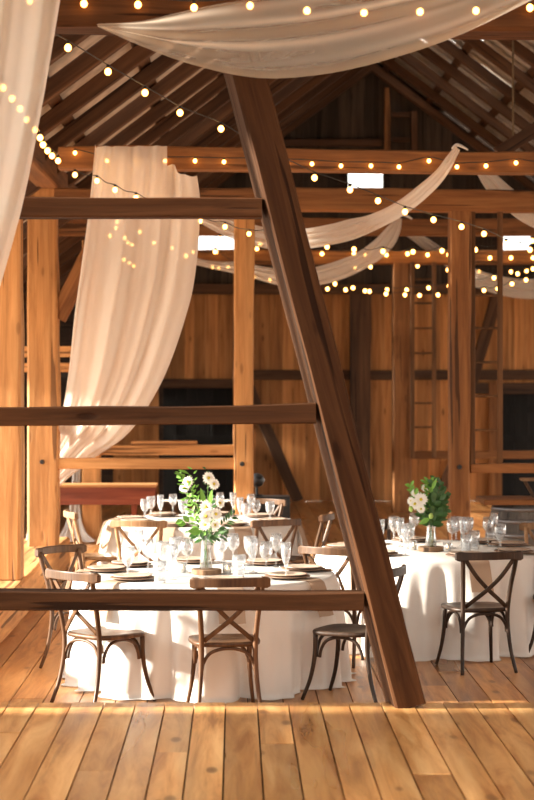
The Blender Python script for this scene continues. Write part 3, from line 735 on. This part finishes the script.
def bouquet(base, label, heads, greens, seed):
    """base: neck of the vase; heads: (pos, r, n_petals, dir); greens: list of (pos, dir, len, wid, dark)"""
    rn = random.Random(seed)
    t = thing('flower_bouquet', label, 'flowers', base)
    B = Vector(base)
    for pos, r, npet, fd in heads:
        q = pos - B; fd = fd.normalized()
        R = fd.to_track_quat('Z', 'Y').to_matrix()
        bm = bmesh.new()
        for lay, (kr, tilt) in enumerate(((1, .12), (.82, .35))):
            for j in range(npet):
                a = 2 * pi * (j + .5 * lay) / npet + rn.uniform(-.07, .07); tl = tilt + rn.uniform(-.1, .12)
                d = R @ Vector((cos(a) * cos(tl), sin(a) * cos(tl), sin(tl))); up = R @ Vector((0, 0, 1))
                leaf(bm, q + d * r * .10, d, r * kr * .92, r * .20, up, bend=.15)
        fl = obj('flower', bm, M_PETAL, t, True)
        bm = bmesh.new(); bmesh.ops.create_uvsphere(bm, u_segments=10, v_segments=6, radius=r * .24, matrix=Matrix.Translation(q + fd * r * .08)); obj('flower_center', bm, M_EYE, fl, True)
        bm = bmesh.new(); mid = Vector((q.x * .35, q.y * .35, q.z * .45))
        sweep(bm, cat([(q.x * -.06 + rn.uniform(-.01, .01), rn.uniform(-.012, .012), -.19), (0, 0, -.02), mid, q - fd * r * .05], 12), .0022, k=6); obj('stem', bm, M_STEM, t, True)
    for mname, m, dk in (('leaves', M_LEAF, 0), ('dark_leaves', M_LEAF2, 1)):
        bm = bmesh.new()
        for pos, d, ln, wd, dark in greens:
            if dark == dk: leaf(bm, pos - B, d, ln, wd, Vector((rn.uniform(-.4, .4), -1 + rn.uniform(-.3, .3), .5)), bend=rn.uniform(-.1, .3))
        o = obj(mname, bm, m, t, True); o['kind'] = 'stuff'
    return t
# left bouquet
pv = PZ(206, 574, TZ); nk = Vector((pv.x, pv.y, TZ + .036 + .2))
slice_(pv, .105, 'round wood slice under the vase on the near left table'); vase(pv, 'clear flared glass vase on the near left table', .25)
rn = random.Random(11); hd = []
for x, y, dy, r in ((188, 482, -.02, .040), (208.5, 478, 0, .042), (214, 484, -.05, .038), (206, 507, -.09, .042), (206, 516.5, -.11, .044), (216, 514, -.09, .040), (205, 525, -.12, .040), (215, 525, -.1, .034), (184.5, 488, .0, .036), (220, 503, -.03, .034)):
    p = P(x, y, pv.y + dy); hd.append((p, r * 1.12, 14, Vector(((x - 203) * .03 + rn.uniform(-.25, .25), -1, rn.uniform(0, .45)))))
gr = []
def sprig(x0, y0, x1, y1, Y, n, ln, wd, dark, sp=.8):
    for i in range(n):
        q = i / max(1, n - 1); c = P(x0 + (x1 - x0) * q + rn.uniform(-1, 1), y0 + (y1 - y0) * q + rn.uniform(-1, 1), Y + rn.uniform(-.04, .04))
        ax = Vector(((x1 - x0), 0, -(y1 - y0))).normalized(); side = Vector((-ax.z, rn.uniform(-.6, .6), ax.x)) * (1 if i % 2 else -1)
        gr.append((c, ax * .6 + side * sp, ln * rn.uniform(.7, 1.2) * (1.1 - .4 * q), wd, dark))
Yv = pv.y
sprig(204, 538, 178, 472, Yv - .02, 20, .055, .008, 0); sprig(204, 536, 192, 470, Yv, 20, .055, .007, 0); sprig(203, 536, 186, 500, Yv - .06, 16, .05, .009, 0)
sprig(205, 536, 206, 470, Yv + .03, 18, .05, .008, 1); sprig(206, 538, 234, 515, Yv - .03, 24, .07, .009, 1); sprig(206, 540, 226, 535, Yv - .05, 16, .06, .009, 1)
sprig(204, 540, 198, 505, Yv + .02, 16, .05, .010, 1); sprig(206, 540, 212, 495, Yv + .04, 18, .06, .012, 1); sprig(205, 541, 190, 532, Yv - .04, 10, .06, .014, 1)
sprig(196, 500, 182, 476, Yv - .03, 12, .06, .009, 0)
for x0, y0, dx, dz, ln, wd, dk in ((205, 505, -.25, 1, .13, .018, 0), (210, 506, .1, 1, .12, .018, 0), (200, 533, -1, .15, .09, .03, 0), (186, 524, -1, .1, .07, .026, 0), (189, 522, -.6, .7, .06, .022, 0), (183, 520, -.9, -.4, .06, .02, 0), (214, 535, 1, .35, .12, .012, 1), (186, 476, -1, .25, .09, .012, 0), (189, 474, -.9, .5, .08, .011, 0)):
    gr.append((P(x0, y0, Yv - .06), Vector((dx, -.25, dz)), ln, wd, dk))
bouquet(nk, 'tall loose bouquet of white daisies and lime greenery on the near left table', hd, gr, 3)
# right bouquet
pv = PZ(431, 551, TZ); nk = Vector((pv.x, pv.y, TZ + .036 + .19)); Yv = pv.y
slice_(pv, .105, 'round wood slice under the vase on the right table'); vase(pv, 'clear flared glass vase on the right table', .23)
hd = []
for x, y, dy, r in ((421, 499.5, -.1, .056), (415, 504, -.05, .050), (421, 509, -.12, .036), (415, 493, 0, .034), (425, 488, .02, .032), (411, 501, -.02, .034), (439, 497, .0, .024)):
    p = P(x, y, Yv + dy); hd.append((p, r, 16, Vector(((x - 424) * .03, -1, rn.uniform(0, .5)))))
gr = []
sprig(431, 526, 410, 484, Yv, 26, .07, .014, 0); sprig(431, 526, 434, 480, Yv, 26, .08, .018, 1); sprig(432, 526, 446, 492, Yv, 26, .08, .02, 1)
sprig(432, 526, 440, 484, Yv - .05, 26, .08, .02, 1); sprig(431, 526, 425, 482, Yv + .02, 20, .07, .013, 0); sprig(430, 526, 420, 512, Yv - .04, 16, .06, .016, 1); sprig(432, 524, 444, 510, Yv - .06, 18, .08, .022, 1)
sprig(428, 505, 429, 480, Yv - .03, 18, .06, .012, 0); sprig(434, 505, 438, 495, Yv - .09, 18, .07, .022, 1)
for x0, y0, dx, dz, ln, wd, dk in ((430, 518, -.9, -.45, .10, .022, 0), (432, 490, .3, 1, .10, .016, 0), (436, 515, 1, .1, .10, .022, 1), (413, 490, -.5, .8, .05, .014, 0), (440, 500, .8, .8, .07, .02, 1)):
    gr.append((P(x0, y0, Yv - .1), Vector((dx, -.3, dz)), ln, wd, dk))
bq = bouquet(nk, 'dense bouquet of white gerberas and dark leaves on the right table', hd, gr, 5)
for x, y in ((431, 516), (411, 509)):
    bm = bmesh.new(); bmesh.ops.create_icosphere(bm, subdivisions=2, radius=.018, matrix=Matrix.Translation(P(x, y, Yv - .12) - nk) @ Matrix.Diagonal((1, 1, 1.35, 1))); obj('bud', bm, M_BUD, bq, True)

# ------------------------------------------------------------------ bench table, case, barrel
YR = 23.6
t = thing('bench_table', 'red-brown bench table with a deep apron behind the cracked post', 'table', (pxx(100, YR), YR, 0))
def lb(name, x0, x1, y0, y1, z0, z1, m):
    bm = bmesh.new(); box(bm, x0, x1, y0, y1, z0, z1); bmesh.ops.bevel(bm, geom=bm.edges, offset=.006, segments=2, affect='EDGES'); return obj(name, bm, m, t)
hw = .62; zt = pz(485, YR); za = pz(505, YR)
bx0 = pxx(45, YR) - pxx(100, YR); bx1 = pxx(155, YR) - pxx(100, YR)
lb('apron', bx0, bx1, .02, .05, za, zt - .03, M_RED); lb('apron', bx0, bx1, .42, .45, za, zt - .03, M_RED); lb('top', bx0 - .02, bx1 + .02, 0, .48, zt - .03, zt, M_POST)
for x in (bx0 + .03, bx1 - .30):
    for y in (.07, .37): lb('leg', x, x + .06, y, y + .05, 0.002, za + .1, M_RED)
YK = 20.2
t = thing('equipment_case', 'black upright case standing behind the rear left table', 'case', (pxx(271, YK), YK, 0))
x0, x1 = pxx(252, YK) - pxx(271, YK), pxx(290, YK) - pxx(271, YK)
lb('body', x0, x1, 0, .35, .06, pz(497, YK), M_CASE)
for x in (x0 + .03, x1 - .07):
    for y in (.03, .28): lb('foot', x, x + .04, y, y + .04, 0.002, .07, M_BLACK)
lb('handle', -.08, .08, -.02, .0, .6, .63, M_METAL)
bm = bmesh.new(); bmesh.ops.create_icosphere(bm, subdivisions=3, radius=.085, matrix=Matrix.Diagonal((1, 1, .9, 1)))
for v in bm.verts: v.co *= 1 + .05 * sin(9 * v.co.x * 10) * cos(70 * v.co.z)
tk = thing('stage_lamp', 'small dark lamp on the black case', 'lamp', (pxx(257, YK), YK + .18, pz(497, YK) + .03))
o = obj('lamp_head', bm, M_CASE, tk, True); o.location = (0, 0, .14)
bm = bmesh.new(); lathe(bm, [(0, -.028), (.07, -.028), (.07, -.015), (.015, -.01), (.015, .08), (0, .08)], 16); obj('lamp_base', bm, M_BLACK, tk, True)

YW = 17.9
bx = 2.73
t = thing('barrel', 'dark grey oak barrel with a pale lit front under a plank at the right', 'barrel', (bx, YW, 0))
bm = bmesh.new(); nst = 22; H = .93; rings = []
for i in range(15):
    q = i / 14; r = .285 + .085 * sin(pi * q)
    rings.append([bm.verts.new((r * (1 if j % 3 else .975) * cos(2 * pi * j / (3 * nst)), r * (1 if j % 3 else .975) * sin(2 * pi * j / (3 * nst)), H * q + .003)) for j in range(3 * nst)])
for r0, r1 in zip(rings, rings[1:]):
    for j in range(3 * nst): bm.faces.new((r0[j], r0[(j + 1) % (3 * nst)], r1[(j + 1) % (3 * nst)], r1[j]))
bm.faces.new(rings[0][::-1]); bm.faces.new(rings[-1]); obj('staves', bm, M_BARREL, t, True)
for q in (.04, .16, .30, .70, .84, .96):
    bm = bmesh.new(); pr = []
    for d in (-.022, .022): pr.append((.285 + .085 * sin(pi * (q + d)) + .005, H * (q + d)))
    lathe(bm, [(pr[0][0] - .004, pr[0][1]), pr[0], pr[1], (pr[1][0] - .004, pr[1][1])], 48); obj('hoop', bm, M_METAL, t, True)
bm = bmesh.new(); box(bm, pxx(484, YW - .3), 4.3, YW - .32, YW + .3, H + .008, H + .058); bmesh.ops.bevel(bm, geom=bm.edges, offset=.008, segments=2, affect='EDGES')
tag(obj('plank_top', bm, M_BEAM), 'thick pale-edged plank laid over the barrel top', 'plank')
t = thing('wooden_stand', 'small wooden trestle stand on the barrel plank, cut by the right edge', 'stand', (pxx(530, YW), YW, H + .058))
z0 = 0
lb('stand_top', -.09, .35, -.1, .1, .16, .185, M_CH_L)
for s in (0, .25):
    bm = bmesh.new(); sweep(bm, [Vector((s - .05, 0, .16)), Vector((s + .04, 0, 0.002))], .015, up=(0, 1, 0), sq=True); obj('stand_leg', bm, M_CH_M, t)
# second barrel under the plank's other end, past the picture edge
dup([o for o in C.objects if o.name == 'barrel'][0], (3.85, YW, 0), .4, 'grey oak barrel under the far end of the plank, past the picture edge')

# ------------------------------------------------------------------ drapes
Z = lambda *a: [P(*q) for q in a]
drape('hanging_drape', Z((-75, -30, 9.55), (-72, 100, 9.6), (-85, 200, 9.6), (-110, 330, 9.65)), Z((66, -30, 9.55), (44, 100, 9.6), (24, 200, 9.6), (-4, 300, 9.65)), 60, 90, .055, 3.6, M_SHEER2,
      'cream sheer curtain hanging at the near left edge, drawn to the left', seed=1)
drape('hanging_drape', Z((95, 145, 16.52), (90, 200, 16.75), (82, 260, 17.3), (75, 310, 18.0), (69, 370, 18.9), (62, 415, 19.7), (55, 440, 20.3), (44, 466, 20.5), (33, 500, 20.6), (26, 540, 20.6)),
      Z((197, 176, 16.45), (200, 205, 16.7), (197, 260, 17.3), (188, 310, 18.0), (163, 380, 18.9), (130, 432, 19.7), (95, 458, 20.3), (62, 484, 20.5), (44, 510, 20.6), (38, 540, 20.6)), 110, 120, .075, 3.6, M_SHEER2,
      'long cream sheer drape swept from the upper tie beam down behind the cracked post', seed=2, pinch=lambda u: 1 - .55 * max(0, (u - .45) / .55))
drape('hanging_drape', Z((97, 146.5, 16.40), (95, 165, 16.40), (93, 190, 16.5), (92, 208, 16.62)), Z((167, 146, 16.40), (167, 165, 16.40), (166, 190, 16.5), (165, 208, 16.62)), 24, 60, .03, 4, M_SHEER, 'short sheer panel over the upper tie beam in front of the long drape', seed=6)
drape('cloth_tail', Z((73, 462, 24.55), (71, 490, 24.5), (68, 515, 24.45), (62, 532, 24.3), (55, 541.5, 24.25)), Z((81, 462, 24.55), (80, 490, 24.5), (81, 515, 24.4), (86, 532, 24.25), (97, 542, 24.2)), 40, 50, .03, 3, M_LINEN, 'white cloth end hanging to the floor beside the post behind the red bench', seed=9)
drape('swag', Z((97, 24, 9.86), (150, 16, 9.72), (230, 0, 9.68), (330, -12, 9.68), (430, -30, 9.7), (560, -60, 9.82)), Z((98, 27, 9.86), (140, 45, 9.70), (200, 66, 9.66), (262, 77, 9.62), (330, 72, 9.62), (400, 55, 9.64), (470, 30, 9.7), (560, -14, 9.82)), 110, 60, .045, 2.2, M_SHEER3,
      'wide sheer swag looping across the top of the picture in front of the beam', 'swag', seed=3, pinch=lambda u: min(1, sin(pi * min(1, max(0, u))) * 1.6 + .05))
drape('swag', Z((455, 146, 16.40), (437, 168, 16.40), (418, 184, 17.4), (395, 201, 18.6), (367, 214, 19.5), (335, 223, 19.6), (302, 229, 19.7), (270, 228, 20.1), (238, 220, 20.35), (205, 208, 20.35), (170, 190, 20.35)),
      Z((460, 150, 16.40), (450, 170, 16.40), (436, 188, 17.4), (413, 208, 18.6), (387, 224, 19.5), (352, 240, 19.6), (305, 249, 19.7), (270, 249, 20.1), (238, 241, 20.35), (205, 226, 20.35), (165, 200, 20.35)), 90, 40, .03, 3.2, M_SHEER2,
      'cream swag knotted to the upper tie beam and looping left past the leaning timber', 'swag', seed=4, pinch=lambda u: min(1, .15 + 2.5 * u))
drape('swag', Z((397, 217, 24.3), (388, 226, 24.2), (372, 242, 24.1), (350, 256, 24.1), (310, 268, 24.1), (275, 268, 24.1), (240, 262, 24.1), (205, 260, 24.1), (170, 248, 24.1)),
      Z((402, 219, 24.3), (400, 232, 24.2), (392, 248, 24.1), (370, 266, 24.1), (330, 283, 24.1), (285, 286, 24.1), (245, 276, 24.1), (205, 267, 24.1), (165, 258, 24.1)), 80, 36, .03, 3, M_SHEER2,
      'lower cream swag knotted to the third tie beam behind the leaning timber', 'swag', seed=5, pinch=lambda u: min(1, .15 + 2.5 * u))
for (x, y, Yk, lb_) in ((458, 148, 16.55, 'twisted knot end of the upper swag on the upper tie beam'), (402, 217, 24.3, 'twisted knot end of the lower swag on the third tie beam')):
    bm = bmesh.new(); k = Yk / 16.5
    sweep(bm, cat([P(x - 5, y + 1, Yk - .1), P(x - 1, y - 3, Yk - .1), P(x + 5, y - 1, Yk - .12), P(x + 10, y + 2, Yk - .12)], 14), .028 * k, .018 * k, k=10, taper=lambda q: 1.1 - .7 * q)
    tag(obj('swag_knot', bm, M_LINEN, None, True), lb_, 'knot')
drape('swag', Z((482, 158, 20.3), (493, 171, 20.3), (514, 190, 20.3), (534, 202, 20.3), (600, 226, 20.3), (700, 224, 20.3), (800, 214, 20.25)), Z((466, 158, 20.3), (475, 171, 20.3), (488, 192, 20.3), (510, 213, 20.3), (534, 228, 20.3), (600, 256, 20.3), (700, 250, 20.3), (804, 217, 20.25)), 70, 30, .03, 2.5, M_SHEER2,
      'cream swag crossing behind the tie beams at the far right edge', 'swag', seed=7)
drape('swag', Z((405, 232, 30.1), (420, 234, 30.1), (445, 250, 30.1), (471, 267, 29.6), (500, 276, 29.5), (534, 279, 29.5), (575, 272, 29.5), (640, 264, 29.5)), Z((400, 233, 30.1), (412, 240, 30.1), (440, 262, 30.1), (468, 283, 29.6), (500, 295, 29.5), (534, 299, 29.5), (575, 293, 29.5), (643, 266, 29.5)), 70, 36, .03, 3, M_SHEER2,
      'deep cream swag behind the right ladder below the small bright window', 'swag', seed=8)

# ------------------------------------------------------------------ string lights
bulb0 = None
def bulb(parent, p, r):
    global bulb0
    if bulb0 is None:
        bm = bmesh.new(); lathe(bm, [(0, -1.95), (.45, -1.85), (.85, -1.45), (1.0, -.95), (.92, -.45), (.6, -.05), (.38, .12), (0, .12)], 14)
        bulb0 = obj('bulb', bm, M_BULB, parent, True); b = bulb0
        bm = bmesh.new(); lathe(bm, [(0, .1), (.42, .1), (.5, .2), (.46, 1.0), (.2, 1.15), (0, 1.15)], 10); obj('socket', bm, M_BLACK, b, True)
    else:
        b = bulb0.copy(); C.objects.link(b); b.parent = parent
        s = bulb0.children[0].copy(); C.objects.link(s); s.parent = b
    b.location = p - parent.location + Vector((0, 0, r * .95)); b.scale = (r, r, r)
    return b
def string_light(label, pts, Y, r=.026, sag=0, extra=None):
    """pts: bulb centres as (px, py[, Y]); the wire runs through the sockets"""
    ps = [P(q[0], q[1], q[2] if len(q) > 2 else Y) for q in pts]
    t = thing('string_light', label, 'string light', ps[0], 0)
    t.rotation_euler = (0, 0, 0)
    wp = []
    for i, p in enumerate(ps):
        wp.append(p + Vector((0, 0, r * 1.9)))
        if i < len(ps) - 1: wp.append(p.lerp(ps[i + 1], .5) + Vector((0, 0, r * 1.9 - sag)))
    bm = bmesh.new(); sweep(bm, [q - ps[0] for q in cat(wp, max(8, len(wp) * 3))], .0045, k=6); obj('wire', bm, M_BLACK, t, True)
    for p in ps: bulb(t, p, r)
string_light('bulb string along the top beam behind the wide swag', [(-25, -4), (30, 1), (84, 4), (138, 5), (194, 8), (250, 6), (307, 11), (364, 13), (420, 12), (476, 11), (530, 8)], 9.955, .020)
string_light('bulb string along the front of the upper tie beam', [(75, 153), (107, 161), (135, 161), (165, 161), (195, 161), (224, 162), (256, 162), (286, 163), (312, 164), (341, 166), (371, 166), (399, 167), (429, 161), (457, 167), (486, 166), (516, 163), (546, 167)], 16.56, .019)
string_light('close row of bulbs running along the left wall plate', [(3, 88, 12.4), (12, 99, 12.9), (20, 109, 13.4), (27, 120, 13.9), (34.6, 130, 14.4), (40, 138, 14.8), (43, 145, 15.2), (47.5, 151, 15.6), (52, 156, 16.0), (58, 161, 16.4)], 15, .026)
string_light('long bulb string swooping from the upper left down to the right behind the leaning timber', [(30, 28, 13), (68, 48, 13.3), (108, 72, 13.8), (145, 93, 14.3), (180, 113, 14.8), (221, 129, 15.3), (265, 155, 15.8), (314.5, 178, 16.2), (350, 190, 16.4), (378, 201, 16.45), (405, 212, 17), (433.5, 220, 17.5), (461.5, 227, 18), (484, 234, 18.5), (506, 244, 19), (530, 250, 19.4)], 15, .027)
string_light('bulb string dropping from the left plate past the drape', [(75, 175, 16.3), (97, 181, 16.3), (115, 190, 16.3), (136, 198, 16.3), (158, 206, 16.3), (179, 215, 16.4), (200, 221, 17), (225, 227, 18), (249, 234, 19), (270, 232, 19.4)], 16.3, .024, .02)
string_light('bulb string on the fourth tie beam', [(193, 252), (216, 252), (257, 249), (290, 252), (322, 254), (354, 254), (365, 255), (386.5, 255), (407.6, 254), (427.6, 255), (448.6, 255), (490, 258), (511, 258), (533, 258)], 29.6, .031)
string_light('bulb string hung level below the third tie beam', [(186, 256), (220, 239), (260, 244), (327, 247), (354, 249.5), (383, 251.5), (413, 252), (442, 251), (475.4, 250), (506, 244), (532, 241)], 22.5, .029, .05)
string_light('dim bulb row in the shadow just above the dark plate beam', [(181, 263), (212.5, 267), (218.5, 268), (228, 267), (260, 263), (282, 266), (355, 268), (370.5, 267), (417.6, 266), (448, 270), (479, 272), (511, 272), (526.5, 271)], 31.2, .031)
string_light('bulb string dipping in front of the pine wall top, the higher of two', [(200.6, 230), (215, 252), (254, 277), (270, 280), (315.6, 279), (327.5, 289), (345.6, 290), (365, 291), (387, 290), (406.6, 290), (428.6, 288), (449, 286), (472.7, 283), (494, 278), (517.6, 274), (533, 269)], 27.2, .029, .03)
string_light('bulb string dipping in front of the pine wall top, the lower of two', [(290, 275), (335, 284), (353, 288), (369.5, 291.5), (386, 294), (405, 295), (419.5, 295.5), (438, 295), (461, 293), (484, 290.6), (497.7, 289), (512, 284), (526, 280), (540, 274)], 26.2, .028, .03)
string_light('bundle of small bulbs glowing through the long drape', [(117, 222), (116, 228), (110, 236), (125, 238), (128, 243), (132, 245), (124, 260), (129, 263), (134, 266), (140, 232), (154, 243), (172, 248)], 19.2, .022)
